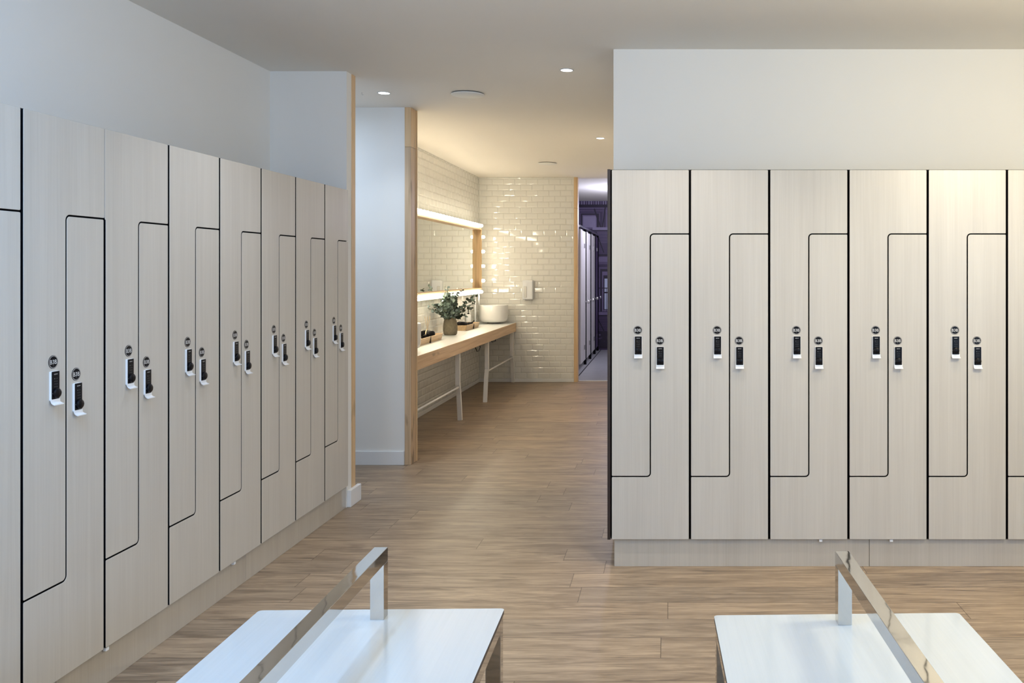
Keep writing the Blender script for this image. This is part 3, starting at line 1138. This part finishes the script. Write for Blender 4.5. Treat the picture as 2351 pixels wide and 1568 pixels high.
dryer((-2.366, 8.52, VZ + 0.064), (0, 0, R(184)), 'black hair dryer with a gold band in the tray left of the vase', True, 1.0)
dryer((-2.405, 10.12, VZ + 0.062), (0, 0, R(62)), 'black hair dryer in the tray right of the vase', False, 0.95)
# small dark brush beside the second dryer
t = empty('hair_brush', (-2.405, 10.50, VZ + 0.042), 'small dark brush lying at the far end of the right tray', 'brush')
MB().lathe([(0.0, -0.05), (0.022, -0.045), (0.027, 0.0), (0.022, 0.045), (0.0, 0.05)], BLACKG, (0, 0, 0), 16, Matrix.Rotation(R(80), 3, 'Y')).link('brush_head', t)
MB().tube([(0.02, 0, 0.0), (0.055, 0.03, 0.045)], 0.007, BLACKG, 8).link('brush_handle', t)

# soap bottle with black pump
t = empty('pump_bottle', (-2.478, 10.78, VZ), 'white soap bottle with a black pump between the foliage and the far basin', 'bottle')
MB().lathe([(0.0, 0), (0.030, 0), (0.032, 0.01), (0.032, 0.13), (0.024, 0.145), (0.012, 0.15), (0.0, 0.15)], WHITEP, seg=24).link('bottle_body', t)
mb = MB().lathe([(0.013, 0.150), (0.013, 0.162), (0.005, 0.165), (0.005, 0.205), (0.010, 0.207), (0.010, 0.218), (0, 0.219)], BLACKG, seg=16)
mb.tube([(0, 0, 0.213), (0.045, -0.01, 0.210)], 0.005, BLACKG, 8)
mb.link('pump', t)

# reed diffuser
t = empty('reed_diffuser', (-2.47, 8.92, VZ), 'small diffuser with thin pale reeds behind the left tray', 'diffuser')
MB().lathe([(0.0, 0), (0.026, 0), (0.028, 0.05), (0.012, 0.065), (0.012, 0.08), (0.009, 0.08), (0, 0.07)], CERAMIC, seg=20).link('bottle', t)
for k in range(6):
    a = k * 1.05
    MB().tube([(0, 0, 0.06), (0.028 * math.cos(a), 0.05 * math.sin(a), 0.22)], 0.0016, TRAYW, 5).link('reed', t)

# stone vase
t = empty('stone_vase', (-2.338, 9.33, VZ), 'mottled brown stone vase on the vanity holding eucalyptus', 'vase')
MB().lathe([(0.0, 0.0), (0.060, 0.0), (0.070, 0.012), (0.076, 0.05), (0.075, 0.10), (0.068, 0.145), (0.056, 0.180), (0.055, 0.196), (0.048, 0.196), (0.050, 0.178), (0.0, 0.14)],
           CONCRETE, seg=36).link('vase_body', t)

# eucalyptus bunch
t = empty('eucalyptus_bunch', (-2.338, 9.33, VZ + 0.15), 'bunch of grey-green eucalyptus spreading out of the stone vase', 'plant')
rg = random.Random(11)
stems = MB(); fol = MB()


def leaf(p, d, size, m):
    d = d.normalized()
    up = Vector((rg.uniform(-1, 1), rg.uniform(-1, 1), rg.uniform(-0.4, 1))).normalized()
    a = d.cross(up)
    if a.length < 0.1:
        a = d.cross(Vector((1, 0, 0)))
    a.normalize()
    nn = a.cross(d)
    vs = []
    for k in range(8):
        t_ = 2 * PI * k / 8
        q = p + d * size * (0.55 - 0.55 * math.cos(t_)) + a * size * 0.46 * math.sin(t_) + nn * size * 0.12 * abs(math.sin(t_))
        lim = -0.165 if q.z < 0.19 else -0.035
        if q.x < lim:
            q.x = lim
        vs.append(tuple(q))
    fol.faces(vs, [tuple(range(8))], m, True)


def branch(tip, n_leaf, size, mats, r=0.003):
    mid = (tip[0] * 0.35 + rg.uniform(-.02, .02), tip[1] * 0.35, tip[2] * 0.62)
    pts = smooth_pts((rg.uniform(-.02, .02), rg.uniform(-.02, .02), 0.0), mid, tip, 14)
    pts = [(max(-0.16 if p[2] < 0.19 else -0.03, p[0]), p[1], p[2]) for p in pts]
    stems.tube(pts, r * 0.7, STEM, 5)
    for k in range(n_leaf):
        f = 0.22 + 0.78 * k / max(1, n_leaf - 1)
        i = min(13, int(f * 14)); p = Vector(pts[i]).lerp(Vector(pts[i + 1]), f * 14 - i if i < 14 else 0)
        for s in range(2):
            d = Vector((rg.uniform(-1, 1), rg.uniform(-1, 1), rg.uniform(-0.5, 0.9)))
            leaf(p, d, size * rg.uniform(0.7, 1.2), rg.choice(mats))
        
for k in range(95):
    a = rg.uniform(0, 2 * PI)
    rr = rg.uniform(0.2, 1.0)
    tip = (max(-0.155, 0.135 * rr * math.cos(a) - 0.03), 0.24 * rr * math.sin(a) - 0.05, 0.09 + 0.25 * rg.random() * (1.15 - 0.55 * rr))
    branch(tip, 14, 0.030, [LEAFA, LEAFA, LEAFC, LEAFA, LEAFB])
for tip in ((-0.15, -0.33, 0.15), (-0.15, -0.28, 0.24), (-0.10, -0.1, 0.37), (-0.03, 0.0, 0.35)):
    branch(tip, 9, 0.028, [LEAFA, LEAFC])
for tip in ((0.20, 0.20, 0.22), (0.24, 0.10, 0.19), (0.16, 0.28, 0.13), (0.20, 0.30, 0.26), (0.12, 0.18, 0.05), (0.10, 0.12, 0.33)):
    branch(tip, 11, 0.034, [LEAFB, LEAFB, LEAFA])
stems.link('stems', t)
o = fol.link('foliage', t, normals=False)
o['kind'] = 'stuff'
